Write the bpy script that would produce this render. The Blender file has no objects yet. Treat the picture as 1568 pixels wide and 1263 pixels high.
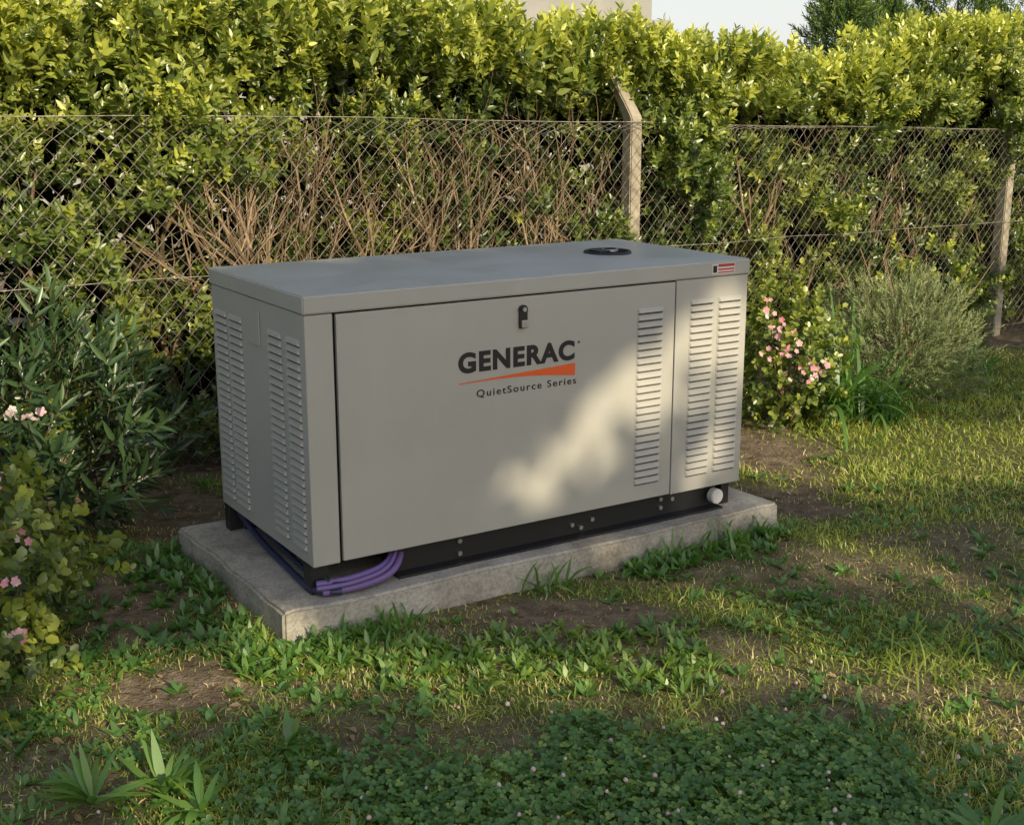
import bpy, bmesh, math
import numpy as np
from mathutils import Vector, Matrix
rng=np.random.default_rng(7)
R=math.radians
sc=bpy.context.scene
PH=1.006
d1=np.array([math.sin(PH),math.cos(PH),0.]); d2=np.array([-math.cos(PH),math.sin(PH),0.])
GO=np.array([-.5611,3.3832,0.])
ELEV=24.0; TE=math.tan(R(ELEV))
def G(a,s,z): 
    return GO+np.multiply.outer(a,d1)+np.multiply.outer(s,d2)+np.multiply.outer(z,np.array([0,0,1.]))
def toG(P):
    q=P-GO; return q@d1,q@d2
F0=np.array([-1.408,4.917,0.]); fd=np.array([.8213,.5705,0.]); fn=np.array([-.5705,.8213,0.])
def FP(t,n,z):
    return F0+np.multiply.outer(t,fd)+np.multiply.outer(n,fn)+np.multiply.outer(z,np.array([0,0,1.]))
# ---------- noise
_tab=np.random.default_rng(99).random((256,256))
def vn(x,y,s=1.0,o=0):
    x=np.asarray(x,float)*s+o*17.3+1000; y=np.asarray(y,float)*s+o*7.9+1000
    xi=np.floor(x).astype(int); yi=np.floor(y).astype(int); fx=x-xi; fy=y-yi
    fx=fx*fx*(3-2*fx); fy=fy*fy*(3-2*fy)
    g=lambda i,j:_tab[i%256,j%256]
    return (g(xi,yi)*(1-fx)+g(xi+1,yi)*fx)*(1-fy)+(g(xi,yi+1)*(1-fx)+g(xi+1,yi+1)*fx)*fy
def fbm(x,y,s=1.0,o=0):
    return (vn(x,y,s,o)+.5*vn(x,y,s*2.1,o+1)+.25*vn(x,y,s*4.3,o+2))/1.75
def sst(a,b,x):
    t=np.clip((x-a)/(b-a),0,1); return t*t*(3-2*t)
# ---------- mesh accumulation
class MB:
    def __init__(s): s.V=[];s.F=[];s.T=[];s.n=0
    def add(s,V,F,T):
        V=V.reshape(-1,3); s.V.append(V)
        for f in (F if isinstance(F,list) else [F]): s.F.append(f+s.n)
        T=np.broadcast_to(T,(len(V),)) if np.ndim(T)==0 else T.reshape(-1)
        s.T.append(T); s.n+=len(V)
    def build(s,name,mat,parent=None,smooth=True):
        V=np.concatenate(s.V).astype(np.float32); T=np.concatenate(s.T).astype(np.float32)
        me=bpy.data.meshes.new(name)
        loops=np.concatenate([f.reshape(-1) for f in s.F]).astype(np.int32)
        tot=np.concatenate([np.full(len(f),f.shape[1]) for f in s.F]).astype(np.int32)
        st=np.concatenate([[0],np.cumsum(tot)[:-1]]).astype(np.int32)
        me.vertices.add(len(V)); me.vertices.foreach_set('co',V.ravel())
        me.loops.add(len(loops)); me.loops.foreach_set('vertex_index',loops)
        me.polygons.add(len(tot)); me.polygons.foreach_set('loop_start',st)
        try: me.polygons.foreach_set('loop_total',tot)
        except Exception: pass
        me.update(calc_edges=True)
        at=me.attributes.new('tint','FLOAT','POINT'); at.data.foreach_set('value',T)
        if not smooth: me.shade_flat()
        me.materials.append(mat)
        ob=bpy.data.objects.new(name,me); sc.collection.objects.link(ob)
        if parent: ob.parent=parent
        return ob
def norm(v): return v/np.maximum(np.linalg.norm(v,axis=-1,keepdims=True),1e-9)
def frames(D):
    D=norm(D); n=len(D)
    r=norm(rng.normal(size=(n,3)))
    X=norm(np.cross(r,D)); Y=np.cross(D,X)
    return np.stack([X,Y,D],axis=2)
def instance(mb,tpl,M,P,S,tadd):
    V,F,T=tpl
    W=np.einsum('nij,vj->nvi',M,V)*np.asarray(S).reshape(-1,1,1)+P[:,None,:]
    n=len(P);k=len(V)
    Fs=[(f[None]+(np.arange(n)*k)[:,None,None]).reshape(-1,f.shape[1]) for f in F]
    TT=np.where(T[None]<-.5,-.1,np.clip(T[None]+np.asarray(tadd).reshape(-1,1),.02,1.2))
    mb.add(W,Fs,TT)
def tubes(mb,P0,P1,r0,r1,k=4,t=0.5):
    n=len(P0); D=norm(P1-P0)
    h=np.where(np.abs(D[:,2:3])>.9,np.array([[1.,0,0]]),np.array([[0,0,1.]]))
    X=norm(np.cross(h,D));Y=np.cross(D,X)
    an=np.arange(k)*2*math.pi/k
    ring=X[:,None]*np.cos(an)[None,:,None]+Y[:,None]*np.sin(an)[None,:,None]
    A=P0[:,None]+ring*np.reshape(r0,(-1,1,1)); B=P1[:,None]+ring*np.reshape(r1,(-1,1,1))
    V=np.concatenate([A,B],1)
    i=np.arange(k);j=(i+1)%k
    f=np.stack([i,j,j+k,i+k],1)
    Fq=(f[None]+(np.arange(n)*2*k)[:,None,None]).reshape(-1,4)
    T=np.repeat(np.broadcast_to(t,(n,)),2*k)
    mb.add(V,Fq,T)
def ribbons(mb,P,az,el,curv,L,W,prof,t,twist=0.3,tipt=0.0):
    n=len(P);k=len(prof)-1
    el=np.broadcast_to(el,(n,));curv=np.broadcast_to(curv,(n,));L=np.broadcast_to(L,(n,));W=np.broadcast_to(W,(n,))
    j=np.arange(k)
    e=el[:,None]-curv[:,None]*j[None]/k
    st=np.stack([np.cos(e)*np.cos(az)[:,None],np.cos(e)*np.sin(az)[:,None],np.sin(e)],2)*(L/k)[:,None,None]
    C=np.concatenate([np.zeros((n,1,3)),np.cumsum(st,1)],1)+P[:,None]
    tw=rng.normal(size=n)*twist
    side=np.stack([-np.sin(az)*np.cos(tw),np.cos(az)*np.cos(tw),np.sin(tw)],1)
    w=np.array(prof)[None,:,None]*W[:,None,None]*.5
    V=np.stack([C-side[:,None]*w,C+side[:,None]*w],2)
    f=np.array([[2*i,2*i+1,2*i+3,2*i+2] for i in range(k)])
    F=(f[None]+(np.arange(n)*2*(k+1))[:,None,None]).reshape(-1,4)
    T=np.broadcast_to(t,(n,))[:,None]+np.linspace(0,tipt,k+1)[None]
    mb.add(V,F,np.repeat(T,2,axis=1))
def leafV(l,w,fold=.25,shape='lance'):
    if shape=='lance': y=[.0,.3,.65,1.]; xx=[.5,.38]
    else: y=[.0,.3,.75,1.]; xx=[.5,.45]
    V=np.array([[0,0,0],[xx[0]*w,y[1]*l,fold*w*.5],[xx[1]*w,y[2]*l,fold*w*.3],[0,l,-.06*l],[-xx[1]*w,y[2]*l,fold*w*.3],[-xx[0]*w,y[1]*l,fold*w*.5]])
    F=np.array([[0,1,2,3],[0,3,4,5]])
    return V,F
def sprig(n,L,l,w,tilt,shape='lance',seed=0,stem=.0012,top=.25):
    r=np.random.default_rng(seed); VV=[];FF=[];TT=[];k=0
    for i in range(n):
        u=(i+.5)/n; az=i*2.4+r.normal()*.3; ti=R(tilt)*(1-.45*u)+r.normal()*.15
        s=(.75+.4*r.random())*(1 if u<.8 else .75)
        V,F=leafV(l*s,w*s,shape=shape)
        D=np.array([math.sin(ti)*math.cos(az),math.sin(ti)*math.sin(az),math.cos(ti)])
        S=np.cross(D,[0,0,1.]); S/=np.linalg.norm(S)+1e-9; ro=r.normal()*.5
        N=np.cross(S,D); S2=S*math.cos(ro)+N*math.sin(ro); N2=np.cross(S2,D)
        W=V[:,0:1]*S2+V[:,1:2]*D+V[:,2:3]*N2
        W[:,2]+=u*L
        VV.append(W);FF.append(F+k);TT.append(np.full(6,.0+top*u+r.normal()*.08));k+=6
    if stem>0:
        an=np.arange(3)*2.094; c=np.stack([np.cos(an),np.sin(an)],1)
        A=np.column_stack([c*stem,np.zeros(3)]);B=np.column_stack([c*stem*.4,np.full(3,L)])
        VV+= [A,B]; FF.append(np.array([[0,1,4,3],[1,2,5,4],[2,0,3,5]])+k); TT.append(np.full(6,-1.))
    return np.concatenate(VV),[np.concatenate(FF)],np.concatenate(TT)
# ---------- materials
def mat(name,base=None,rough=.6,metal=0,spec=.5):
    m=bpy.data.materials.new(name); m.use_nodes=True
    nt=m.node_tree; b=nt.nodes['Principled BSDF']
    b.inputs['Roughness'].default_value=rough; b.inputs['Metallic'].default_value=metal
    b.inputs['Specular IOR Level'].default_value=spec
    if base: b.inputs['Base Color'].default_value=(*base,1)
    return m,nt,b
def ramp(nt,stops):
    r=nt.nodes.new('ShaderNodeValToRGB'); e=r.color_ramp.elements
    while len(e)<len(stops): e.new(.5)
    for i,(p,c) in enumerate(stops): e[i].position=p; e[i].color=(*c,1)
    return r
def noise(nt,scale,detail=4,rough=.55):
    tc=nt.nodes.new('ShaderNodeTexCoord'); n=nt.nodes.new('ShaderNodeTexNoise')
    n.inputs['Scale'].default_value=scale;n.inputs['Detail'].default_value=detail;n.inputs['Roughness'].default_value=rough
    nt.links.new(tc.outputs['Object'],n.inputs['Vector'])
    return n
def bump(nt,b,h,st,dist=.01):
    bp=nt.nodes.new('ShaderNodeBump'); bp.inputs['Strength'].default_value=st; bp.inputs['Distance'].default_value=dist
    nt.links.new(h,bp.inputs['Height']); nt.links.new(bp.outputs[0],b.inputs['Normal'])
def leafmat(name,stops,trans=.35,gloss=0,mul=1.,tmul=(1.3,1.35,.6)):
    m=bpy.data.materials.new(name); m.use_nodes=True; nt=m.node_tree; nt.nodes.remove(nt.nodes['Principled BSDF'])
    at=nt.nodes.new('ShaderNodeAttribute'); at.attribute_name='tint'
    mp=nt.nodes.new('ShaderNodeMapRange'); mp.inputs['From Min'].default_value=-.1; mp.inputs['From Max'].default_value=1.1
    nt.links.new(at.outputs['Fac'],mp.inputs['Value'])
    r=ramp(nt,[(p,tuple(min(.9,v*mul) for v in c)) for p,c in stops]); nt.links.new(mp.outputs[0],r.inputs[0])
    d=nt.nodes.new('ShaderNodeBsdfDiffuse'); nt.links.new(r.outputs[0],d.inputs['Color']); out=d.outputs[0]
    if trans>0:
        t=nt.nodes.new('ShaderNodeBsdfTranslucent'); mx=nt.nodes.new('ShaderNodeMixShader'); mx.inputs[0].default_value=trans
        mu=nt.nodes.new('ShaderNodeMix'); mu.data_type='RGBA'; mu.blend_type='MULTIPLY'; mu.inputs[0].default_value=1
        nt.links.new(r.outputs[0],mu.inputs[6]); mu.inputs[7].default_value=(*tmul,1)
        nt.links.new(mu.outputs[2],t.inputs['Color'])
        nt.links.new(out,mx.inputs[1]);nt.links.new(t.outputs[0],mx.inputs[2]); out=mx.outputs[0]
    if gloss>0:
        g=nt.nodes.new('ShaderNodeBsdfGlossy'); g.inputs['Roughness'].default_value=.38; g.inputs['Color'].default_value=(1,1,1,1)
        m2=nt.nodes.new('ShaderNodeMixShader'); m2.inputs[0].default_value=gloss
        nt.links.new(out,m2.inputs[1]);nt.links.new(g.outputs[0],m2.inputs[2]); out=m2.outputs[0]
    nt.links.new(out,nt.nodes['Material Output'].inputs[0])
    return m
TW=(.13,.09,.055)
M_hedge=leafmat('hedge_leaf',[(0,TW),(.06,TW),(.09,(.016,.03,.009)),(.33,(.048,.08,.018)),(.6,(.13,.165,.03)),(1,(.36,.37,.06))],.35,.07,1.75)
M_dark=leafmat('dark_leaf',[(0,TW),(.06,TW),(.09,(.014,.028,.014)),(.5,(.035,.07,.026)),(1,(.08,.13,.045))],.2,.06,1.5)
M_inner_shade=leafmat('inner_leaf_shade',[(0,(.008,.012,.005)),(1,(.03,.04,.014))],0)  # leaf colour darkened to paint in shade deep inside the hedge
M_conif=leafmat('conifer_leaf',[(0,TW),(.06,TW),(.09,(.016,.034,.014)),(.5,(.04,.075,.024)),(1,(.12,.16,.04))],.15,0,2.0)
M_lav=leafmat('grey_leaf',[(0,(.08,.08,.04)),(.06,(.08,.08,.04)),(.09,(.06,.08,.04)),(.5,(.15,.18,.09)),(1,(.28,.3,.17))],.2,0,1.7)
M_grass=leafmat('grass_blade',[(0,(.035,.05,.013)),(.35,(.075,.105,.022)),(.6,(.14,.165,.028)),(.8,(.2,.2,.045)),(.9,(.26,.22,.11)),(1,(.32,.26,.15))],.38,.03,2.9)
M_clover=leafmat('clover_leaf',[(0,(.02,.045,.012)),(.09,(.025,.06,.015)),(.5,(.055,.115,.025)),(1,(.17,.22,.04))],.38,.05,2.3)
M_twig=leafmat('twig_bark',[(0,(.07,.05,.03)),(.5,(.19,.135,.085)),(1,(.4,.3,.2))],0)
M_dead=leafmat('dead_leaf',[(0,(.1,.05,.025)),(.5,(.22,.13,.07)),(1,(.42,.32,.2))],.1)
M_pet=leafmat('petal',[(0,(.7,.25,.35)),(.3,(.75,.35,.42)),(.7,(.8,.6,.6)),(1,(.8,.78,.72))],.3,0,1,(1,1,1))
# ---------- ground
def hground(x,y):
    return (fbm(x,y,1.1,3)-.5)*.05+(vn(x,y,7,5)-.5)*.012
ell=[(-1.06,3.61,.33,.45),(-.84,2.99,.24,.22),(-1.2,4.45,.45,.3),(1.12,5.3,.28,.5),(1.07,4.66,.22,.3),(.2,3.5,.38,.14),(-.9,4.6,.3,.35)]
ell2=[(.82,3.03,.4,.16),(-.2,2.75,.35,.15),(1.6,4.2,.4,.28),(.9,3.8,.55,.25),(-.55,2.95,.25,.12),(.5,3.3,.4,.14),(1.5,3.5,.3,.15),(1.3,2.8,.2,.3)]
def soil(x,y):
    P=np.stack([x,y,0*x],-1); q=P-F0; n=q@fn
    v=sst(-.5,-.1,n+ (vn(x,y,3,8)-.5)*.4)
    for L_,pw in ((ell,1.),(ell2,.7)):
        for cx,cy,rx,ry in L_:
            d=np.hypot((x-cx)/rx,(y-cy)/ry)+(vn(x,y,6,9)-.5)*.9
            v=np.maximum(v,pw*(1-sst(.4,1.35,d)))
    lawn=sst(1.2,1.6,x)*sst(4.4,4.8,y)
    v=np.maximum(v,.7*(1-.9*lawn)*sst(.5,.66,fbm(x,y,2.4,21)))
    return np.clip(v,0,1)
xs=np.concatenate([[-150,-60,-25,-12,-7],np.linspace(-4.5,5.5,251),[7,10,16,30,60,150]])
ys=np.concatenate([[-60,-25,-12,-5,-1,1],np.linspace(1.8,10.5,219),[12,15,20,35,60,110,220]])
XX,YY=np.meshgrid(xs,ys); ZZ=hground(XX,YY)
mb=MB(); ny,nx=XX.shape; I=np.arange(nx*ny).reshape(ny,nx)
mb.add(np.stack([XX,YY,ZZ],-1),np.stack([I[:-1,:-1],I[:-1,1:],I[1:,1:],I[1:,:-1]],-1).reshape(-1,4),soil(XX,YY))
mg,nt,b=mat('ground_soil',None,.95,0,.1)
at=nt.nodes.new('ShaderNodeAttribute');at.attribute_name='tint'
n1=noise(nt,14,5,.65); n2=noise(nt,60,3,.7)
r1=ramp(nt,[(.25,(.08,.06,.042)),(.5,(.2,.15,.105)),(.75,(.36,.28,.2))]); nt.links.new(n1.outputs[0],r1.inputs[0])
r2=ramp(nt,[(.3,(.08,.085,.03)),(.55,(.15,.16,.055)),(.75,(.25,.23,.11))]); nt.links.new(n2.outputs[0],r2.inputs[0])
mx=nt.nodes.new('ShaderNodeMix');mx.data_type='RGBA'
nt.links.new(at.outputs['Fac'],mx.inputs[0]);nt.links.new(r2.outputs[0],mx.inputs[6]);nt.links.new(r1.outputs[0],mx.inputs[7])
nt.links.new(mx.outputs[2],b.inputs['Base Color'])
ad=nt.nodes.new('ShaderNodeMath');ad.operation='ADD';nt.links.new(n1.outputs[0],ad.inputs[0]);nt.links.new(n2.outputs[0],ad.inputs[1])
bump(nt,b,ad.outputs[0],.9,.02)
mb.build('ground',mg)
def onslab(x,y,m=0.):
    a,s=toG(np.stack([x,y,0*x],-1)); return (a>-.125-m)&(a<1.735+m)&(s>-.065-m)&(s<.82+m)
def samp(N,D0=2.0,D1=9.5,p=1.6,side=.5):
    u=rng.random(N); D=(D0**(1-p)+u*(D1**(1-p)-D0**(1-p)))**(1/(1-p))
    X=(rng.random(N)*2-1)*(.43*D+side)
    q=np.stack([X,D,0*X],-1)-F0
    k=(q@fn<.3)&~onslab(X,D)
    return X[k],D[k]
mb=MB()
x,y=samp(270000,p=1.45)
so=soil(x,y); keep=rng.random(len(x))<(1-.9*so)*(.4+.9*vn(x,y,5,31)); x=x[keep];y=y[keep];so=so[keep]
n=len(x); P=np.stack([x,y,hground(x,y)-.003],-1)
lush=fbm(x,y,1.5,40)
far=sst(4.2,5,y)
L=(.016+.026*rng.random(n)**1.5)*(0.65+.8*lush)*(1-.35*so)*(1+.35*far)
tint=.4+.5*(lush-.5)+.13*rng.normal(size=n)+.2*sst(3,5.,y)  # yellower towards the back, sunlight on the far lawn put into the tint
dry=rng.random(n)<(.08+.25*so+.25*sst(.5,.7,vn(x,y,1.3,44)))*(1-.6*far); tint=np.where(dry,.82+.2*rng.random(n),np.clip(tint,.0,.75))
ribbons(mb,P,rng.random(n)*6.283,R(25)+R(60)*rng.random(n),R(20)+R(80)*rng.random(n),L,(.0024+.0024*rng.random(n))*(1+.35*far),[.9,.8,0],tint,.5,.08)
def tuft(mb,cx,cy,nb,L,W,spread,el0=35,el1=85,cv=70,t=.45,prof=(.5,.9,1,.75,0)):
    xx=cx+rng.normal(size=nb)*spread; yy=cy+rng.normal(size=nb)*spread
    ribbons(mb,np.stack([xx,yy,hground(xx,yy)],-1),rng.random(nb)*6.283,R(el0)+R(el1-el0)*rng.random(nb),R(cv)*(.4+rng.random(nb)),L*(.5+.6*rng.random(nb)),W*(.7+.5*rng.random(nb)),list(prof),t+.1*rng.normal(size=nb),.25,.1)
for i in range(450):
    x,y=samp(1,2.1,8.5,1.4)
    if len(x) and soil(x,y)[0]<.6: tuft(mb,x[0],y[0],12,.06,.0045,.03,15,70)
for (cx,cy) in [(1.02,3.32),(1.2,3.25),(1.1,3.15),(1.3,3.05),(.98,3.1),(1.45,3.2)]: tuft(mb,cx,cy,22,.11,.006,.06)
mb.build('lawn_grass',M_grass)
def clover_tpl(seed):
    r=np.random.default_rng(seed);VV=[];FF=[];k=0
    for i in range(3):
        az=i*2.094+r.normal()*.15; ti=r.normal()*.2+.15
        c=np.array([[0,0,0],[.45,.35,.1],[.5,.8,.12],[.12,1.05,0],[-.12,1.05,0],[-.5,.8,.12],[-.45,.35,.1]])
        Rz=np.array([[math.cos(az),-math.sin(az),0],[math.sin(az),math.cos(az),0],[0,0,1]])
        Rx=np.array([[1,0,0],[0,math.cos(ti),-math.sin(ti)],[0,math.sin(ti),math.cos(ti)]])
        VV.append(c@Rx.T@Rz.T);FF.append(np.array([[0,1,2,3],[0,4,5,6]])+k)
        k+=7
    F3=np.array([[0+7*i,3+7*i,4+7*i] for i in range(3)])
    T=np.tile([-.02,.0,.08,.1,.1,.08,.0],3)+.02
    return np.concatenate(VV),[np.concatenate(FF),F3],np.abs(T)
CT=[clover_tpl(i) for i in range(4)]
mb=MB()
def add_clover(x,y,h,size,t):
    n=len(x)
    D=np.stack([rng.normal(size=n)*.28,rng.normal(size=n)*.28-.12,np.ones(n)],-1)
    P=np.stack([x,y,hground(x,y)+h],-1); w=rng.integers(0,4,n); M=frames(D)
    for j in range(4):
        k=w==j; instance(mb,CT[j],M[k],P[k],size[k],t[k])
n=12000; cx=rng.random(n)*1.7-.35; cy=2.1+rng.random(n)*.95
d=np.hypot((cx-.42)/.6,(cy-2.46)/.38)+(vn(cx,cy,6,50)-.5)*.8; k=rng.random(n)<(1-sst(.65,1.2,d)); cx=cx[k];cy=cy[k];n=len(cx)
add_clover(cx,cy,.012+.03*rng.random(n),.008+.006*rng.random(n),.42+.18*rng.normal(size=n)+.2*(vn(cx,cy,9,51)-.5))
x,y=samp(17000,2.0,7,1.7)
k=(rng.random(len(x))<sst(.5,.64,fbm(x,y,2.3,60)))&(soil(x,y)<.5); x=x[k];y=y[k];n=len(x)
add_clover(x,y,.006+.02*rng.random(n),.009+.006*rng.random(n),.4+.18*rng.normal(size=n))
def wl(mb,cx,cy,nl,L,W,t,el=(10,60),z0=.0,cv=50):
    nl=int(nl)
    xx=np.full(nl,cx);yy=np.full(nl,cy)
    ribbons(mb,np.stack([xx,yy,hground(xx,yy)+z0],-1),rng.random(nl)*6.283,R(el[0])+R(el[1]-el[0])*rng.random(nl),R(cv)*rng.random(nl),L*(.6+.5*rng.random(nl)),W*(.7+.5*rng.random(nl)),[.15,.6,1,.9,.55,0],t+.08*rng.normal(size=nl),.3,.05)
x,y=samp(1700,2.0,7,1.7)
for a,b_ in zip(x,y):
    if soil(np.array([a]),np.array([b_]))[0]<.8 and vn(a,b_,2.5,70)>.45: wl(mb,a,b_,7,.03+.03*rng.random(),.014,.45)
for i in range(280):
    a=rng.random()*2.0-.3; s=-.065-.02-abs(rng.normal())*.07
    if vn(a,0,3.3,80)<.4: continue
    p=G(a,s,0.); wl(mb,p[0],p[1],7,.03+.045*rng.random(),.016,.45,(15,80))
for i in range(60):
    p=G(-.15-abs(rng.normal())*.08,rng.random()*.9,0.); wl(mb,p[0],p[1],7,.04+.04*rng.random(),.016,.4,(15,70))
for i in range(380):
    cx=-.75+1.3*rng.random(); cy=3.2+.1*rng.normal(); 
    if onslab(np.array([cx]),np.array([cy]),.02)[0]: continue
    wl(mb,cx,cy,7,.025+.035*rng.random(),.014,.7,(15,70))
for i in range(110):
    cx=-1.1+.3*rng.normal(); cy=3.5+.3*rng.normal()
    if onslab(np.array([cx]),np.array([cy]),.02)[0]: continue
    wl(mb,cx,cy,8,.04+.03*rng.random(),.02,.3,(15,60))
mb.build('clover_and_weeds',M_clover)
mb=MB()
for (cx,cy,nl,L,W,t_) in [(-.76,2.5,30,.17,.021,.6),(-.52,2.68,10,.12,.028,.45),(-.9,2.45,22,.15,.022,.55),(-.66,2.42,16,.13,.02,.5),(.98,2.32,16,.13,.018,.45),(-.2,3.13,8,.08,.018,.45)]:
    wl(mb,cx,cy,nl,L,W,t_,(15,70),.01,75)
for (a,s) in [(.16,-.1),(.2,-.12),(.72,-.12),(.76,-.1),(1.2,-.11),(1.4,-.12),(1.5,-.1),(1.62,-.1)]:
    p=G(a,s,0.); tuft(mb,p[0],p[1],14,.12,.010,.03,40,85,50,.45)
mb.build('broadleaf_weed',M_clover)
ico=bmesh.new(); bmesh.ops.create_icosphere(ico,subdivisions=1,radius=1); 
iv=np.array([v.co[:] for v in ico.verts]); jf=np.array([[v.index for v in f.verts] for f in ico.faces]); ico.free()
BL=(iv*(1+.12*rng.normal(size=(len(iv),1))),[jf],np.zeros(len(iv)))
mb=MB(); n=75; x=.45+.42*rng.normal(size=n);y=2.52+.3*rng.normal(size=n)
P=np.stack([x,y,hground(x,y)+.03+.02*rng.random(n)],-1)
instance(mb,BL,frames(np.tile([0,0,1.],(n,1))),P,.004+.003*rng.random(n),.6+.3*rng.random(n))
mb.build('clover_blossom',M_pet)
mb=MB(); DL=leafV(.03,.014,.4); DLt=(DL[0],[DL[1]],np.zeros(6))
x,y=samp(2600,2.1,7,1.4); k=rng.random(len(x))<.15+.6*soil(x,y); x=x[k];y=y[k];n=len(x)
D=np.stack([rng.normal(size=n)*.25,rng.normal(size=n)*.25,np.ones(n)],-1)
instance(mb,DLt,frames(D),np.stack([x,y,hground(x,y)+.006],-1),.5+.7*rng.random(n),rng.random(n))
mb.build('leaf_litter',M_dead)
# ---------- hedge
def hz(t):
    b=np.interp(t,[-2,0,.5,1.1,1.6,2.4,3.0,3.5,4.2,5,9],[1.83,1.81,1.84,1.84,1.80,1.79,1.70,1.61,1.66,1.85,2.0])
    return b+(vn(t,0,3.5,90)-.5)*.12
def twz(t,z):
    v=sst(.3,.8,t)*(1-sst(2.2,2.7,t))*sst(.1,.4,z)*(1-sst(1.22,1.5,z+(vn(t,z,4,91)-.5)*.4))
    v2=.8*np.exp(-((t-3.75)/.3)**2)*sst(.8,1.1,z)*(1-sst(1.55,1.7,z))
    return np.maximum(v,v2)
SP=[sprig(13,.12,.05,.023,62,seed=i) for i in range(6)]
mb=MB()
N=18500
t=rng.random(N)*11-2.2; z=.04+rng.random(N)**.95*hz(t)*.98
tw=twz(t,z)
cl=.55*vn(t,z,3.6,92)+.45*vn(t,z,8,96)
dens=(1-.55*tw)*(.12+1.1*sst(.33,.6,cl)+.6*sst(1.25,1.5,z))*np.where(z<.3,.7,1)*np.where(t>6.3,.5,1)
k=rng.random(N)<dens; t=t[k];z=z[k];tw=tw[k];cl=cl[k];n=len(t)
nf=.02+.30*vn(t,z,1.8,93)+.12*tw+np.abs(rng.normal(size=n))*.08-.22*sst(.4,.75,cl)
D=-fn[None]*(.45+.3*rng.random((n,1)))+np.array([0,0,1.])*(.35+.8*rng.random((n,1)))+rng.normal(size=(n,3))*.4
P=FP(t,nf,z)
tt=.16+.36*vn(t,z,2.5,94)+.14*rng.normal(size=n)+.27*sst(1.2,1.75,z)+.2*(cl-.5)  # young top growth yellower, with sunlit brightness also put into the tint
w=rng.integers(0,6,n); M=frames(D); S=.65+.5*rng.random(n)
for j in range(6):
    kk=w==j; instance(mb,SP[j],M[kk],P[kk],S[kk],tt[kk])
N=4400; t=rng.random(N)*11-2.2; z=hz(t)-.28*rng.random(N)**1.3; nf=-.02+rng.random(N)*.6
D=np.array([0,0,1.])*(.9)+rng.normal(size=(N,3))*.3-fn*.15
tt=.42+.35*vn(t,nf,4,95)+.14*rng.normal(size=N)+.2*sst(.15,.0,hz(t)-z)  # top shoots: young leaf yellow plus painted-in sunlit brightness
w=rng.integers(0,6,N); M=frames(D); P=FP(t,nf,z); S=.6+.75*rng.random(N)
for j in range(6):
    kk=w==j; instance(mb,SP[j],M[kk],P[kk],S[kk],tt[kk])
he=bpy.data.objects.new('hedge',None); sc.collection.objects.link(he)
mb.build('outer_foliage',M_hedge,he)
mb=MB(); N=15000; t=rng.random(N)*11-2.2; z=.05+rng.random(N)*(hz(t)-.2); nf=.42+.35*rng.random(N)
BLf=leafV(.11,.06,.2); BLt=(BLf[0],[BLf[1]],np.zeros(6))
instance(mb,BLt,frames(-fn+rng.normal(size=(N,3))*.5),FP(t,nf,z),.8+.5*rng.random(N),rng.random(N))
mb.build('inner_shade_foliage',M_inner_shade,he)  # dark backing leaves, hedge shade put into their colour
mb=MB(); S0=[];S1=[];r0=[];r1=[];tn=[]
def branch(p,d,L,r,dep):
    k=3; q=p
    for i in range(k):
        d=d+rng.normal(size=3)*.12; d[2]+=.06; d=d/np.linalg.norm(d)
        q2=q+d*L/k
        nn=(q2-F0)@fn
        if nn<.12: q2=q2+fn*(.12-nn)
        if nn>.4: q2=q2-fn*(nn-.4)
        S0.append(q);S1.append(q2);r0.append(r*(1-.2*i/k));r1.append(r*(1-.2*(i+1)/k));tn.append(.5+.25*rng.normal()); q=q2
        if dep>0 and i>0 or (dep>0 and i==0 and dep<3):
            e=d+rng.normal(size=3)*np.array([.38,.25,.3]); branch(q,e/np.linalg.norm(e),L*(.55+.25*rng.random()),r*.55,dep-1)
    if dep>0:
        e=d+rng.normal(size=3)*.25; branch(q,e/np.linalg.norm(e),L*.75,r*.7,dep-1)
for t in np.arange(-2.1,8.6,.25):
    t=t+rng.normal()*.06; tww=twz(np.array(t),np.array(.9)); 
    for m in range(2 if tww>.5 else 1):
        branch(FP(t+rng.normal()*.05,.2+rng.random()*.15,0.),np.array([rng.normal()*.25,rng.normal()*.15,1.]),.55,.012+.007*rng.random(),3 if (tww>.3 or rng.random()<.3) else 2)
S0=np.array(S0);S1=np.array(S1);r0=np.array(r0);r1=np.array(r1);tn=np.array(tn)
k=(S1[:,2]<1.65); 
tubes(mb,S0[k],S1[k],np.maximum(r0[k],.0016),np.maximum(r1[k],.0013),4,np.clip(tn[k],0,1))
N=4600; t=rng.random(N)*11-2.2; z=.1+rng.random(N)*1.35; kk=rng.random(N)<.3+.7*twz(t,z); t=t[kk];z=z[kk];N=len(t)
P=FP(t,.08+.28*rng.random(N),z)
D=norm(np.array([0,0,1.])+rng.normal(size=(N,3))*.5); L=.1+.2*rng.random(N)
Q=P+D*L[:,None]*.5; D2=norm(D+rng.normal(size=(N,3))*.25); Q2=Q+D2*L[:,None]*.5
tc=np.clip(.5+.25*rng.normal(size=N),0,1)
tubes(mb,P,Q,.002,.0016,3,tc);tubes(mb,Q,Q2,.0016,.0009,3,tc)
mb.build('branches',M_twig,he)
CS=[sprig(34,.2,.05,.009,48,seed=20+i,top=.3) for i in range(3)]
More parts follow.
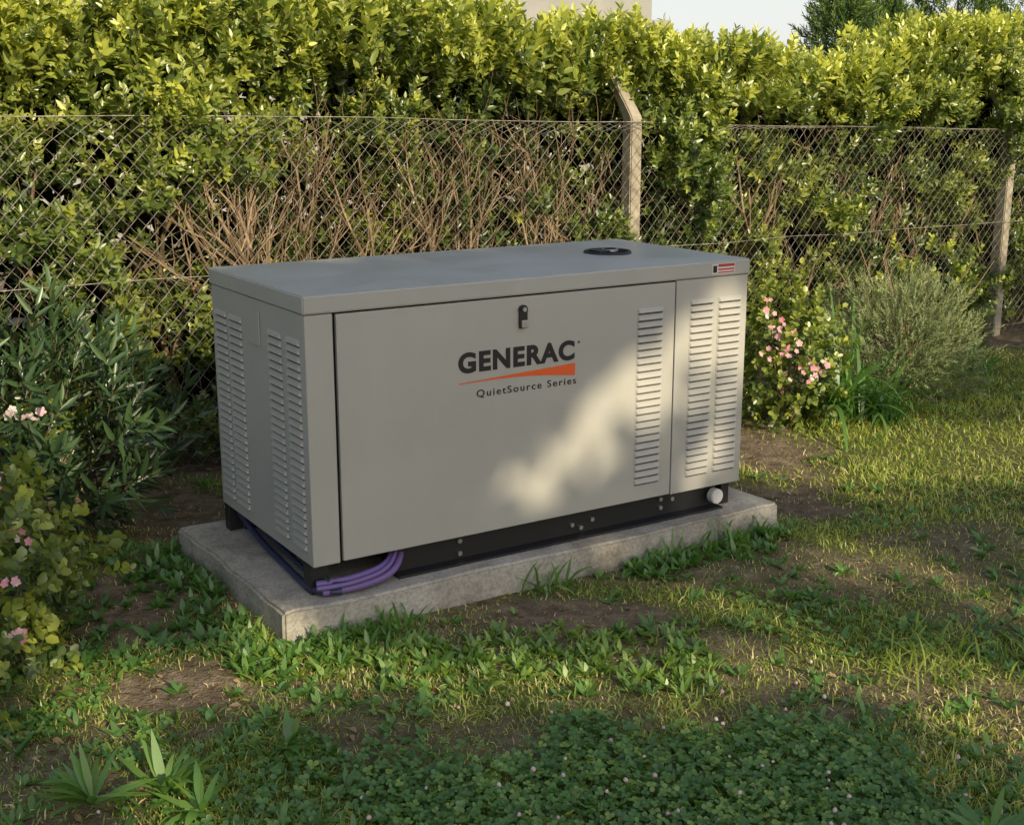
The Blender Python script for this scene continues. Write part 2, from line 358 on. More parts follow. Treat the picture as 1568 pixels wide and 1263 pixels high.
def conifer(name,base,H,rad,n,tb=.35):
    mb=MB(); u=rng.random(n)**.8; z=.15+u*(H-.15)
    rr=rad*(1-u**2.2)*(.75+.35*rng.random(n))+.04; az=rng.random(n)*6.283
    rr*=.8+.4*vn(az*1.5,z,2.5,int(H*10))
    P=base+np.stack([np.cos(az)*rr,np.sin(az)*rr,z],-1)
    D=np.stack([np.cos(az)*.6,np.sin(az)*.6,.9+0*az],-1)+rng.normal(size=(n,3))*.25
    w=rng.integers(0,3,n);M=frames(D);S=.8+.6*rng.random(n);tt=tb+.25*vn(az*2,z,3,5)+.1*rng.normal(size=n)
    for j in range(3):
        k=w==j; instance(mb,CS[j],M[k],P[k],S[k],tt[k])
    zz=np.linspace(0,H*.95,7); C=base+np.stack([0*zz,0*zz,zz],-1)
    e=bpy.data.objects.new(name,None); sc.collection.objects.link(e)
    mb.build('crown',M_conif,e)
    mb2=MB(); r=np.linspace(.06,.008,7); tubes(mb2,C[:-1],C[1:],r[:-1],r[1:],8,.4); mb2.build('trunk',M_twig,e)
for (t,n_,H,rad) in [(5.6,1.5,2.1,.5),(6.2,1.7,2.15,.55),(7.0,1.6,2.35,.6),(7.9,1.5,2.7,.7),(8.8,1.6,2.8,.7)]:
    conifer('conifer_tree',FP(t,n_,0.),H,rad,560)
# ---------- fence
mw,nt,b=mat('galvanised_wire',None,.5,.4,.5)
n1=noise(nt,30); r=ramp(nt,[(.35,(.18,.15,.12)),(.65,(.45,.43,.38))]); nt.links.new(n1.outputs[0],r.inputs[0]); nt.links.new(r.outputs[0],b.inputs['Base Color'])
mc,nt,b=mat('post_concrete',None,.9,0,.2)
n1=noise(nt,9,8,.7); n2=noise(nt,120,3); r=ramp(nt,[(.3,(.17,.15,.12)),(.5,(.33,.29,.23)),(.7,(.45,.4,.33))]); nt.links.new(n1.outputs[0],r.inputs[0]); nt.links.new(r.outputs[0],b.inputs['Base Color']); bump(nt,b,n2.outputs[0],.6,.004)
fe=bpy.data.objects.new('chain_link_fence',None); sc.collection.objects.link(fe)
def ftop(t): return np.interp(t,[-3,0,2.46,5.5,9],[1.43,1.415,1.365,1.296,1.22])
mb=MB(); st=.064
def fwp(t,z): return FP(t,(vn(t,z,1.5,120)-.5)*.05+(vn(t,z,9,121)-.5)*.008,z)
for sgn in (1,-1):
    for t0 in np.arange(-4,10,st):
        zz=np.linspace(.02,1.45,13); tt=t0+sgn*(zz-.7)*.95+ (vn(t0,zz,4,122)-.5)*.012
        zt=ftop(tt); zz=np.minimum(zz,zt); k=(tt>-2.6)&(tt<8.7)
        P=fwp(tt,zz)+ fn*(.0012*sgn); kk=k[:-1]&k[1:]&(zz[1:]>zz[:-1]+1e-4)
        if kk.any(): tubes(mb,P[:-1][kk],P[1:][kk],.0012,.0012,3,.5)
ts=np.arange(-2.6,8.7,.1)
for fz,rr in ((1.0,.0022),(.56,.0017),(.05,.0017)):
    zz=ftop(ts)*fz+.004+ (vn(ts,fz,2,130)-.5)*.015; P=FP(ts,0*ts-.003,zz) if fz==1 else fwp(ts,zz)-fn*.004
    tubes(mb,P[:-1],P[1:],rr,rr,5,.5)
mb.build('mesh',mw,fe)
def cuboid(name,x0,x1,y0,y1,z0,z1,m,parent=None,bev=.003,seg=2):
    bm=bmesh.new(); bmesh.ops.create_cube(bm,size=1)
    for v in bm.verts: v.co=((x0+x1)/2+v.co.x*(x1-x0),(y0+y1)/2+v.co.y*(y1-y0),(z0+z1)/2+v.co.z*(z1-z0))
    if bev: bmesh.ops.bevel(bm,geom=bm.edges[:],offset=bev,segments=seg,affect='EDGES',profile=.6)
    me=bpy.data.meshes.new(name); bm.to_mesh(me); bm.free(); me.materials.append(m)
    me.shade_flat()
    o=bpy.data.objects.new(name,me); sc.collection.objects.link(o)
    if parent: o.parent=parent
    return o
def cyl(name,c,r,h,axis,m,parent,seg=28,bev=0):
    bm=bmesh.new(); bmesh.ops.create_cone(bm,segments=seg,radius1=r,radius2=r,depth=h,cap_ends=True)
    if bev: bmesh.ops.bevel(bm,geom=[e for e in bm.edges if abs(e.verts[0].co.z-e.verts[1].co.z)<1e-6],offset=bev,segments=2,affect='EDGES')
    if axis=='y': bmesh.ops.rotate(bm,verts=bm.verts,matrix=Matrix.Rotation(R(90),3,'X'))
    if axis=='x': bmesh.ops.rotate(bm,verts=bm.verts,matrix=Matrix.Rotation(R(90),3,'Y'))
    bmesh.ops.translate(bm,verts=bm.verts,vec=c)
    me=bpy.data.meshes.new(name); bm.to_mesh(me); bm.free(); me.materials.append(m); me.shade_flat()
    o=bpy.data.objects.new(name,me); sc.collection.objects.link(o); o.parent=parent; return o
for i,t in enumerate((-.8,2.462,5.53,8.6)):
    zt=float(ftop(t))+.03
    bm=bmesh.new(); w=.037; 
    secs=[((0,.045,0),w,w),((0,.045,zt-.1),w*.95,w*.95),((0,.045,zt),w*.95,w*.95),((-.02,.075,zt+.07),w*.9,w*.85),((-.06,.18,zt+.25),w*.7,w*.6)]
    rings=[]
    for (c,a,b2) in secs:
        rings.append([bm.verts.new((c[0]+sx*a,c[1]+sy*b2,c[2])) for sx,sy in ((-1,-1),(1,-1),(1,1),(-1,1))])
    for A,B in zip(rings[:-1],rings[1:]):
        for j in range(4): bm.faces.new((A[j],A[(j+1)%4],B[(j+1)%4],B[j]))
    bm.faces.new(rings[-1]); bm.faces.new(rings[0][::-1])
    bmesh.ops.bevel(bm,geom=bm.edges[:],offset=.006,segments=2,affect='EDGES')
    me=bpy.data.meshes.new('post'); bm.to_mesh(me); bm.free(); me.materials.append(mc); me.shade_flat()
    o=bpy.data.objects.new('post_%d'%(i+1),me); sc.collection.objects.link(o)
    o.parent=fe; o.location=FP(t,0.,0.); o.rotation_euler=(0,0,math.atan2(fd[1],fd[0]))
# ---------- slab
msl,nt,b=mat('slab_concrete',None,.9,0,.2)
n1=noise(nt,5,8,.7); n2=noise(nt,90,4,.7); r=ramp(nt,[(.3,(.22,.2,.165)),(.5,(.42,.39,.34)),(.7,(.55,.52,.46))]); nt.links.new(n1.outputs[0],r.inputs[0])
r2=ramp(nt,[(.35,(.7,.7,.7)),(.6,(1.05,1.05,1.05))]); nt.links.new(n2.outputs[0],r2.inputs[0])
mm=nt.nodes.new('ShaderNodeMix');mm.data_type='RGBA';mm.blend_type='MULTIPLY';mm.inputs[0].default_value=1
nt.links.new(r.outputs[0],mm.inputs[6]);nt.links.new(r2.outputs[0],mm.inputs[7]);nt.links.new(mm.outputs[2],b.inputs['Base Color'])
bump(nt,b,n2.outputs[0],.5,.004)
bm=bmesh.new(); bmesh.ops.create_cube(bm,size=1)
for v in bm.verts: v.co=(.805+v.co.x*1.86,.3775+v.co.y*.885,.0+v.co.z*.2)
bmesh.ops.bevel(bm,geom=bm.edges[:],offset=.008,segments=2,affect='EDGES')
bmesh.ops.subdivide_edges(bm,edges=[e for e in bm.edges if e.calc_length()>.3],cuts=70,use_grid_fill=True)
for v in bm.verts:
    f=(vn(v.co.x*1.,v.co.y+v.co.z*3,14,140)-.5)*.010+(vn(v.co.x,v.co.y+v.co.z*3,4,141)-.5)*.014
    if v.co.y<-.05: v.co.y+=f; 
    if v.co.x<-.1: v.co.x+=f
    if v.co.z>.09: v.co.z+=f*.25
me=bpy.data.meshes.new('concrete_slab'); bm.to_mesh(me); bm.free(); me.materials.append(msl); me.shade_flat()
slab=bpy.data.objects.new('concrete_slab',me); sc.collection.objects.link(slab)
ANG=math.pi/2-PH
slab.location=GO; slab.rotation_euler=(0,0,ANG)
# ---------- generator
gen=bpy.data.objects.new('backup_generator',None); sc.collection.objects.link(gen); gen.location=GO; gen.rotation_euler=(0,0,ANG)
mp_,nt,b=mat('beige_grey_paint',None,.42,0,.45)
n1=noise(nt,3,6,.6); r=ramp(nt,[(.35,(.385,.375,.348)),(.65,(.42,.41,.38))]); nt.links.new(n1.outputs[0],r.inputs[0]); nt.links.new(r.outputs[0],b.inputs['Base Color'])
n2=noise(nt,420,2); bump(nt,b,n2.outputs[0],.12,.001)
mlid_sheen,nt,b=mat('lid_sheen_paint',None,.34,0,.6)  # lighter, cooler box paint, sky sheen put into the lid top colour
n1=noise(nt,4,7,.65); r=ramp(nt,[(.3,(.42,.43,.425)),(.7,(.47,.48,.47))]); nt.links.new(n1.outputs[0],r.inputs[0]); nt.links.new(r.outputs[0],b.inputs['Base Color'])
r=ramp(nt,[(.3,(.28,)*3),(.7,(.45,)*3)]); nt.links.new(n1.outputs[0],r.inputs[0]); nt.links.new(r.outputs[0],b.inputs['Roughness'])
mbk,_,_=mat('black_steel',(.014,.014,.016),.45)
mdk,_,_=mat('gap_dark',(.01,.01,.01),.9,0,.1)
mrub,_,_=mat('black_plastic',(.018,.018,.02),.35)
mst,_,_=mat('zinc_bolt',(.5,.5,.5),.4,.9)
L=1.6;W=.734;ZB=.19;ZT=.963;ZL=.913
cuboid('inner_shell',.012,L-.003,.012,W-.003,ZB+.004,ZL+.01,mdk,gen,0)
cuboid('corner_panel',0,.084,0,.04,ZB,ZL-.003,mp_,gen,.004,3)
cuboid('front_door',.094,1.289,0,.014,ZB+.003,ZL-.006,mp_,gen,.003,2)
cuboid('service_panel',1.294,L,0,.03,ZB,ZL-.003,mp_,gen,.003,2)
cuboid('left_side_panel',0.0005,.02,.0405,W,ZB,ZL-.003,mp_,gen,.002,2)
cuboid('right_side_panel',L-.02,L-.0005,.0305,W,ZB,ZL-.003,mp_,gen,.002,2)
cuboid('rear_panel',.021,L-.021,W-.012,W-.0005,ZB,ZL-.003,mp_,gen,.002,2)
bm=bmesh.new(); o_=.005
x0,x1,y0,y1=-o_,L+o_,-o_,W+o_
lo=[bm.verts.new(p) for p in ((x0,y0,ZL),(x1,y0,ZL),(x1,y1,ZL),(x0,y1,ZL))]
hi=[bm.verts.new(p) for p in ((x0,y0,ZT),(x1,y0,ZT),(x1,y1,ZT),(x0,y1,ZT))]
c=bm.verts.new((L*.5,W*.5,ZT+.012))
for j in range(4):
    bm.faces.new((lo[j],lo[(j+1)%4],hi[(j+1)%4],hi[j])); bm.faces.new((hi[j],hi[(j+1)%4],c))
bm.faces.new(lo[::-1])
ee=[e for e in bm.edges if c not in e.verts]
bmesh.ops.bevel(bm,geom=ee,offset=.004,segments=3,affect='EDGES')
me=bpy.data.meshes.new('lid'); bm.to_mesh(me); bm.free(); me.materials.append(mlid_sheen); me.materials.append(mp_); me.shade_flat()
for p in me.polygons:
    if abs(p.normal.z)<.5: p.material_index=1
o=bpy.data.objects.new('lid',me); sc.collection.objects.link(o); o.parent=gen
cx,cy=1.27,.345
bm=bmesh.new(); seg=40; prof=[(.082,ZT+.002),(.082,ZT+.011),(.078,ZT+.014),(.072,ZT+.012),(.070,ZT+.0085)]
rings=[[bm.verts.new((cx+r_*math.cos(j*2*math.pi/seg),cy+r_*math.sin(j*2*math.pi/seg),z_)) for j in range(seg)] for r_,z_ in prof]
for A,B in zip(rings[:-1],rings[1:]):
    for j in range(seg): bm.faces.new((A[j],A[(j+1)%seg],B[(j+1)%seg],B[j]))
me=bpy.data.meshes.new('exhaust_rim'); bm.to_mesh(me); bm.free(); me.materials.append(mbk)
o=bpy.data.objects.new('exhaust_rim',me); sc.collection.objects.link(o); o.parent=gen
cyl('exhaust_well',(cx,cy,ZT+.008),.0705,.004,'z',mdk,gen)
cyl('exhaust_pipe',(cx+.015,cy+.005,ZT+.013),.028,.01,'z',mst,gen,24)
cyl('exhaust_bore',(cx+.015,cy+.005,ZT+.0155),.022,.008,'z',mdk,gen,24)
cuboid('exhaust_flap',cx-.055,cx-.01,cy-.03,cy+.03,ZT+.010,ZT+.017,mbk,gen,.002)
mats_l=[mp_,mdk]
def louvers(name,cols,z0,z1,mapf,pitch=.0233):
    bm=bmesh.new(); n=int(round((z1-z0)/pitch)); dz=(z1-z0)/n
    for (p0,p1) in cols:
        for i in range(n):
            zb=z0+i*dz+.004; zt=zb+dz*.78; q=.006; ou=.0085
            A=[mapf(p0,.0008,zt),mapf(p1,.0008,zt),mapf(p1,.0008,zb),mapf(p0,.0008,zb)]
            B=[mapf(p0+q,ou*.6,zt-.006),mapf(p1-q,ou*.6,zt-.006),mapf(p1-q*.8,ou,zb+.0035),mapf(p0+q*.8,ou,zb+.0035)]
            a=[bm.verts.new(v) for v in A]; bb=[bm.verts.new(v) for v in B]
            for f in ((a[0],a[1],bb[1],bb[0]),(bb[0],bb[1],bb[2],bb[3]),(a[1],a[2],bb[2],bb[1]),(a[3],a[0],bb[0],bb[3])): bm.faces.new(f)
            fdk=bm.faces.new((bb[3],bb[2],a[2],a[3])); fdk.material_index=1  # black underside paints in the shadow of the louver opening
            s=[bm.verts.new(v) for v in (mapf(p0+.004,.0009,zb-.001),mapf(p1-.004,.0009,zb-.001),mapf(p1-.004,.0009,zb-.0035),mapf(p0+.004,.0009,zb-.0035))]
            f=bm.faces.new(s); f.material_index=1  # black strip paints in the shadow below the louver
    bmesh.ops.recalc_face_normals(bm,faces=bm.faces)
    me=bpy.data.meshes.new(name); bm.to_mesh(me); bm.free()
    for m in mats_l: me.materials.append(m)
    me.shade_flat()
    o=bpy.data.objects.new(name,me); sc.collection.objects.link(o); o.parent=gen
front=lambda p,o_,z:(p,-o_,z)
side=lambda p,o_,z:(.0005-o_,p,z)
louvers('door_louvers',[(1.135,1.24)],.245,.835,front)
louvers('service_panel_louvers',[(1.352,1.452),(1.472,1.572)],.24,.845,front)
louvers('side_louvers',[(.035,.13),(.165,.265),(.475,.585),(.605,.705)],.225,.84,side)
cuboid('side_cover_plate',-.005,.0,.325,.42,.775,.875,mp_,gen,.002)
cyl('latch_lock',(.70,-.006,.868),.015,.014,'y',mrub,gen,24,.003)
cuboid('latch_body',.686,.714,-.012,0,.812,.866,mrub,gen,.005)
cuboid('latch_paddle',.690,.710,-.018,-.012,.815,.838,mst,gen,.002)
cyl('latch_key',(.70,-.0145,.87),.007,.004,'y',mst,gen,16)
mtx,_,_=mat('black_print',(.012,.012,.014),.5); mor,_,_=mat('orange_print',(.72,.11,.02),.5)
def text(name,body,x,z,w,h,m,off=0,sp=1.0):
    cu=bpy.data.curves.new(name,'FONT'); cu.body=body; cu.size=1; cu.offset=off; cu.space_character=sp; cu.extrude=.005
    o=bpy.data.objects.new(name,cu); sc.collection.objects.link(o); bpy.context.view_layer.update()
    bb=[Vector(v) for v in o.bound_box]; mnx=min(v.x for v in bb);mxx=max(v.x for v in bb);mny=min(v.y for v in bb);mxy=max(v.y for v in bb)
    sx=w/(mxx-mnx); sy=h/(mxy-mny)
    cu.materials.append(m); o.parent=gen; o.rotation_euler=(R(90),0,0); o.scale=(sx,sy,.1)
    o.location=(x-mnx*sx,-.0009,z-mny*sy)
text('brand_lettering','GENERAC',.478,.695,.415,.063,mtx,.045,1.14)
text('series_lettering','QuietSource Series',.54,.615,.36,.026,mtx,.008,1.25)
text('registered_mark','®',.905,.745,.008,.008,mtx)
bm=bmesh.new(); top=[];bot=[]
for i in range(13):
    u=i/12; a=.478+.417*u; zt_=.667+.018*u; zb_=.664-.018*u+.010*math.sin(u*math.pi)
    top.append(bm.verts.new((a,-.0012,zt_)));bot.append(bm.verts.new((a,-.0012,min(zb_,zt_-.001))))
for i in range(12): bm.faces.new((bot[i],bot[i+1],top[i+1],top[i]))
me=bpy.data.meshes.new('orange_swoosh'); bm.to_mesh(me); bm.free(); me.materials.append(mor)
o=bpy.data.objects.new('orange_swoosh',me); sc.collection.objects.link(o); o.parent=gen
mwh,_,_=mat('sticker_white',(.6,.58,.56),.5); mrd,_,_=mat('sticker_red',(.42,.04,.05),.5)
cuboid('warning_sticker',1.435,1.535,-.0065,-.0052,.921,.955,mwh,gen,0)
cuboid('sticker_red_band',1.462,1.532,-.0072,-.0066,.944,.953,mrd,gen,0)
cuboid('sticker_red_line',1.462,1.532,-.0072,-.0066,.933,.938,mrd,gen,0)
cuboid('sticker_red_foot',1.462,1.532,-.0072,-.0066,.924,.928,mrd,gen,0)
cuboid('sticker_symbol',1.440,1.456,-.0072,-.0066,.926,.949,mtx,gen,0)
cuboid('front_rail',.27,1.53,.045,.053,.104,ZB,mbk,gen,.001)
cuboid('front_rail_foot',.27,1.53,.0,.045,.101,.108,mbk,gen,.001)
cuboid('rear_rail',.05,1.53,W-.06,W-.05,.101,ZB,mbk,gen,.001)
cuboid('cross_member',.3,.36,.054,W-.061,.102,ZB,mbk,gen,.001)
cuboid('cross_member_right',1.45,1.53,.054,W-.061,.102,ZB,mbk,gen,.001)
cuboid('front_foot',.0,.055,.02,.075,.101,ZB-.001,mbk,gen,.002)
cuboid('rear_foot',.002,.05,W-.048,W-.006,.101,ZB-.001,mbk,gen,.002)
cuboid('right_foot',1.555,1.59,.04,.1,.101,ZB-.001,mbk,gen,.002)
cuboid('underside_dark_block',.45,1.3,.2,.6,.11,ZB,mdk,gen,.002)  # dark block added to fill the shade under the enclosure
for i,(a,z) in enumerate([(.50,.125),(.50,.165),(.92,.14),(.955,.125),(1.0,.145),(1.285,.135),(1.285,.165),(1.335,.158)]):
    cyl('bolt_%d'%i,(a,.042,z),.008,.01,'y',mst,gen,6)
cyl('white_cap',(1.508,.018,.146),.026,.03,'y',mwh,gen,28,.003)
def cable(name,pts,r,m):
    cu=bpy.data.curves.new(name,'CURVE'); cu.dimensions='3D'; cu.bevel_depth=r; cu.bevel_resolution=4
    s=cu.splines.new('NURBS'); s.points.add(len(pts)-1)
    for i,p in enumerate(pts): s.points[i].co=(*p,1)
    s.use_endpoint_u=True; s.order_u=4; cu.materials.append(m)
    o=bpy.data.objects.new(name,cu); sc.collection.objects.link(o); o.parent=gen
mpu,_,_=mat('purple_conduit',(.17,.11,.3),.45); mbl,_,_=mat('blue_cable',(.03,.035,.09),.4); mgr,_,_=mat('green_cable',(.03,.10,.05),.4)
base=[(.03,.66,.165),(.03,.5,.12),(.02,.3,.115),(.005,.1,.115),(.0,-.01,.116),(.07,-.03,.117),(.17,-.02,.12),(.24,-.01,.135),(.28,.05,.16)]
def offp(dx,dy,dz): return [(x+dx,y+dy,z+dz) for x,y,z in base]
cable('purple_conduit_a',offp(.02,0,0)[4:],.011,mpu)
cable('purple_conduit_b',offp(.01,.018,.020)[4:],.011,mpu)
cable('purple_conduit_c',offp(.0,-.008,.018)[4:],.007,mpu)
cable('blue_cable_a',base[:6],.010,mbl)
cable('blue_cable_b',[(x+.025,y,z+.018) for x,y,z in base[:6]],.008,mbl)
cable('green_cable',[(x+.04,y,z+.03) for x,y,z in base[:5]],.004,mgr)
# ---------- shrubs
def parent_empty(name):
    e=bpy.data.objects.new(name,None); sc.collection.objects.link(e); return e
def blob(mb,c,r,n,tpls,S=(.7,1.2),tb=.3,up=.6,minz=.0,tz=.3):
    u=norm(rng.normal(size=(n,3))); rr=(.45+.55*rng.random(n)**.5)*(.75+.5*vn(u[:,0]*2+c[0],u[:,2]*2+u[:,1],2,150))
    P=np.array(c)+u*np.array(r)*rr[:,None]; k=P[:,2]>minz; P=P[k];u=u[k];n=len(P)
    D=u+np.array([0,0,up])+rng.normal(size=(n,3))*.35
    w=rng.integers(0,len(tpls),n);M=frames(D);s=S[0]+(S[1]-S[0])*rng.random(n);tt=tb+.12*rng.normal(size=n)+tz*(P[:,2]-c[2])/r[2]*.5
    for j in range(len(tpls)):
        kk=w==j
        if kk.any(): instance(mb,tpls[j],M[kk],P[kk],s[kk],tt[kk])
def petals(seed):
    VV=[];FF=[];k=0
    for i in range(5):
        V,F=leafV(1,.75,.1,'round'); az=i*1.2566; c,s=math.cos(az),math.sin(az)
        V=V.copy();V[:,2]+=V[:,1]*.35; V=V@np.array([[c,-s,0],[s,c,0],[0,0,1]]).T; VV.append(V);FF.append(F+k);k+=6
    return np.concatenate(VV),[np.concatenate(FF)],np.zeros(30)
PT=petals(0)
def flowers(parent,pts,r,nn,t,sp):
    mb=MB(); C=np.repeat(np.array(pts,float),nn,0); C=C+rng.normal(size=C.shape)*sp
    D=rng.normal(size=C.shape)*.5+np.array([.1,-.8,.6])
    instance(mb,PT,frames(D),C,r*(.7+.5*rng.random(len(C))),t+.25*rng.normal(size=len(C))); mb.build('flowers',M_pet,parent)
def stems(mb,c,r,h,n,tv=.4):
    P=np.tile(np.array(c,float),(n,1)); P[:,2]=0; P[:,:2]+=rng.normal(size=(n,2))*.03
    Q=P+np.stack([rng.normal(size=n)*r*.5,rng.normal(size=n)*r*.5,h*(.5+.4*rng.random(n))],-1)
    tubes(mb,P,Q,.006,.003,5,tv)
RS=[sprig(9,.1,.045,.03,70,'round',seed=40+i) for i in range(3)]
LS=[sprig(12,.2,.11,.022,50,seed=50+i,stem=.002) for i in range(3)]
NS=[sprig(24,.14,.03,.0065,42,seed=60+i,top=.3,stem=.001) for i in range(3)]
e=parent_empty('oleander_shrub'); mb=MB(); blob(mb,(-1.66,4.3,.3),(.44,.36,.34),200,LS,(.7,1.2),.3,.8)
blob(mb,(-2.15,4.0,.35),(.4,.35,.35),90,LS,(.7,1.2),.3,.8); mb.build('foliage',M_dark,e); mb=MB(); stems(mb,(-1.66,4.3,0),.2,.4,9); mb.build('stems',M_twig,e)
flowers(e,[(-1.60,3.95,.50),(-1.52,3.95,.48)],.018,5,.95,.015)
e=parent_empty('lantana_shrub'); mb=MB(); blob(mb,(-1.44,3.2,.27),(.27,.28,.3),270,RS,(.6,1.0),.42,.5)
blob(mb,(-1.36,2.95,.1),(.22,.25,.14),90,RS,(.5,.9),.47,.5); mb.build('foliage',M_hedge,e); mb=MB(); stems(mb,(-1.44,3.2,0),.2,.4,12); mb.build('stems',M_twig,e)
flowers(e,[(-1.31,3.1,.52),(-1.24,3.05,.4),(-1.22,2.93,.32),(-1.22,2.9,.2)],.011,5,.4,.014)
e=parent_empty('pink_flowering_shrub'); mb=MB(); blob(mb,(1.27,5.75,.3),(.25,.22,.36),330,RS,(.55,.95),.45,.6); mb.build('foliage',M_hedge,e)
mb=MB(); stems(mb,(1.27,5.75,0),.15,.4,12); mb.build('stems',M_twig,e)
flowers(e,[(1.11,5.5,.62),(1.16,5.5,.55),(1.22,5.48,.42),(1.33,5.5,.34),(1.27,5.48,.30),(1.13,5.48,.4),(1.36,5.5,.3),(1.2,5.5,.5)],.015,6,.45,.022)
def agap(name,cx,cy,nb,L,W,t=.4):
    mb=MB(); tuft(mb,cx,cy,nb,L,W,.05,35,85,90,t,(.6,.9,1,.95,.7,.4,0)); mb.build(name,M_clover)
agap('agapanthus_plant',1.55,5.85,100,.66,.02,.4)
agap('agapanthus_plant',1.72,5.8,60,.45,.018,.4)
agap('agapanthus_plant',2.6,6.95,60,.33,.015,.3)
agap('agapanthus_plant',2.35,6.75,30,.25,.015,.3)
e=parent_empty('lavender_bush'); mb=MB(); blob(mb,(1.95,6.3,.24),(.38,.3,.33),1200,NS,(.6,1.0),.4,.6); mb.build('foliage',M_lav,e)
mb=MB(); stems(mb,(1.95,6.3,0),.2,.2,12); mb.build('stems',M_twig,e)
e=parent_empty('dry_shrub'); mb=MB(); blob(mb,(2.25,6.85,.45),(.4,.25,.3),60,RS,(.5,.9),.6,.9); mb.build('foliage',M_hedge,e); mb=MB(); stems(mb,(2.2,6.85,0),.5,.75,22,.7); mb.build('stems',M_twig,e)
# ---------- house beyond hedge
mh,nt,b=mat('render_wall',None,.9,0,.2); n1=noise(nt,1.5,8,.7); r=ramp(nt,[(.3,(.3,.3,.28)),(.7,(.42,.41,.39))]); nt.links.new(n1.outputs[0],r.inputs[0]); nt.links.new(r.outputs[0],b.inputs['Base Color'])
mgl,_,_=mat('window_glass',(.03,.04,.05),.1)
hs=parent_empty('rendered_house'); hs.location=(0,14,0); hs.rotation_euler=(0,0,R(6))
cuboid('walls',-5,1.5,0,6,0,3.0,mh,hs,.01); cuboid('parapet',-5.08,1.58,-.08,6.08,3.0,3.15,mh,hs,.01)
cuboid('annex',1.501,1.85,.6,5,0,2.35,mh,hs,.01)
for i,x in enumerate((-4,-2,.1)):
    cuboid('window_%d'%i,x,x+1,-.02,.0,1.0,2.1,mgl,hs,0); cuboid('sill_%d'%i,x-.06,x+1.06,-.08,-.001,.93,.99,mh,hs,.005)
cuboid('door',-.7,-.15,-.02,.0,0,2.1,mbk,hs,0)
# ---------- unseen shade trees added behind the viewpoint, crown gaps shaped to place sun patches
K=TE/.364
def lit(a,b):  # mask of wanted sun patches, cut out of the leaf panel
    w=(vn(a,b,7,160)-.5)*.35
    L_=np.zeros_like(a)
    def E(ca,cb,ra,rb,rot=0,pw=1.):
        c,s=math.cos(rot),math.sin(rot); da=a-ca;db=b-cb
        u=(da*c+db*s)/(ra+.06); v=(-da*s+db*c)/(rb+.06)
        return pw*(1-sst(.9,1.1,np.hypot(u,v)+w))
    for e_ in [(1.5,.72,.2,.15,0,1),(1.2,.63,.2,.09,.55,1),(.97,.49,.16,.10,.7,1),(.76,.31,.15,.07,.4,.98),(1.46,.5,.2,.2,.0,.88),(1.15,.42,.12,.1,.0,.86),(1.55,.12,.25,.04,0,1),(.97,.07,.15,.03,0,.99),(-.12,.05,.12,.06,0,1)]: L_=np.maximum(L_,E(*e_))
    L_=np.maximum(L_,1.*(1-sst(.11,.14,np.abs(b-K*(-.04-.23*(a+.34))+w*.12)))*(a>-.8)*(a<1.45))
    L_=np.maximum(L_,1.*(1-sst(.24,.29,np.abs(b-K*(.27-.25*(a-2.7))+w*.2)))*(a>1.75)*(a<5.8))
    L_=np.maximum(L_,E(-.33,.64*K,.27,.13)); L_=np.maximum(L_,E(-.85,.3,.2,.2,0,.7))
    top=np.interp(a,[-4,-.6,-.1,.0,1.55,1.72,4.2,4.9,8],[.95,.85,.74,1.26,1.26,.44,.55,1.2,1.6])+ (vn(a,0,5,161)-.5)*.12
    L_=np.maximum(L_,sst(-.07,.03,b-top))
    g=((b<-.02)&((a<-.1)|(b<-.05)))|(a>1.75); L_=np.maximum(L_,g*(.35+.64*sst(.52,.6,vn(a,b*1.8,4,162))))
    return L_
SD=-12.0; N=90000
a=rng.random(N)*13-4.5; bb=-1.4+rng.random(N)*3.2; s=SD+rng.random(N)*.8
k=(rng.random(N)>lit(a,bb)); a=a[k];bb=bb[k];s=s[k]
z=bb-s*TE; n=len(a)
e=parent_empty('unseen_shade_trees'); mb=MB(); SLf=leafV(.12,.078,.2,'round'); SLt=(SLf[0],[SLf[1]],np.zeros(6))
instance(mb,SLt,frames(np.tile(d2,(n,1))+rng.normal(size=(n,3))*.35),G(a,s,z),.75+.4*rng.random(n),.3+.2*rng.random(n)); mb.build('shade_leaf_panel',M_dark,e)
mb=MB(); aa=np.arange(-4,8.5,2.1); n=len(aa)
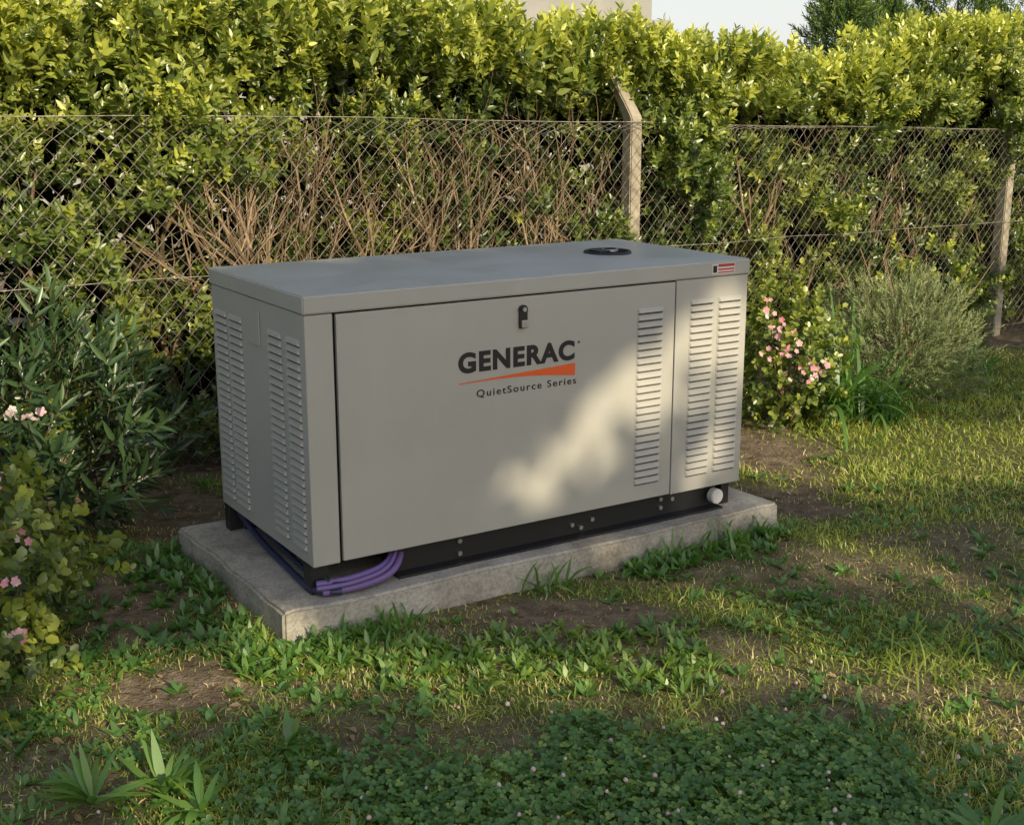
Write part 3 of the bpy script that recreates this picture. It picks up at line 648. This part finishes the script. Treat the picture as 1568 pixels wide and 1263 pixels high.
tubes(mb,G(aa,np.full(n,SD+.5),np.zeros(n)),G(aa+.1,np.full(n,SD+.45),np.full(n,4.3)),.12,.06,8,.3); mb.build('shade_panel_trunks',M_twig,e)
# ---------- light
sd=-(d2)*math.cos(R(ELEV))+np.array([0,0,math.sin(R(ELEV))])
su=bpy.data.lights.new('sun','SUN'); su.energy=5.0; su.angle=R(.5); su.color=(1,.86,.58)
so_=bpy.data.objects.new('sun',su); sc.collection.objects.link(so_); so_.rotation_euler=Vector(sd).to_track_quat('Z','Y').to_euler(); so_.location=(3,-5,6)
wd=bpy.data.worlds.new('World'); sc.world=wd; wd.use_nodes=True; nt=wd.node_tree
sk=nt.nodes.new('ShaderNodeTexSky'); sk.sky_type='NISHITA'; sk.sun_disc=False; sk.sun_elevation=R(ELEV); sk.sun_rotation=math.atan2(sd[0],sd[1]); sk.dust_density=2.0
tc=nt.nodes.new('ShaderNodeTexCoord'); sx=nt.nodes.new('ShaderNodeSeparateXYZ'); nt.links.new(tc.outputs['Generated'],sx.inputs[0])
hr=nt.nodes.new('ShaderNodeMapRange'); hr.inputs['From Min'].default_value=0; hr.inputs['From Max'].default_value=.45; hr.inputs['To Min'].default_value=.8; hr.inputs['To Max'].default_value=.12
nt.links.new(sx.outputs['Z'],hr.inputs['Value'])
hm=nt.nodes.new('ShaderNodeMix'); hm.data_type='RGBA'; nt.links.new(hr.outputs[0],hm.inputs[0]); nt.links.new(sk.outputs[0],hm.inputs[6]); hm.inputs[7].default_value=(6.6,6.6,6.5,1)
nt.links.new(hm.outputs[2],nt.nodes['Background'].inputs[0]); nt.nodes['Background'].inputs[1].default_value=.15
cam=bpy.data.cameras.new('camera'); cam.lens=1944.4/1568*36; cam.sensor_width=36; cam.clip_end=500
co=bpy.data.objects.new('camera',cam); sc.collection.objects.link(co); co.location=(0,0,1.473); co.rotation_euler=(math.pi/2-.2404,0,0); sc.camera=co
sc.view_settings.view_transform='Standard'; sc.view_settings.look='None'; sc.view_settings.exposure=0
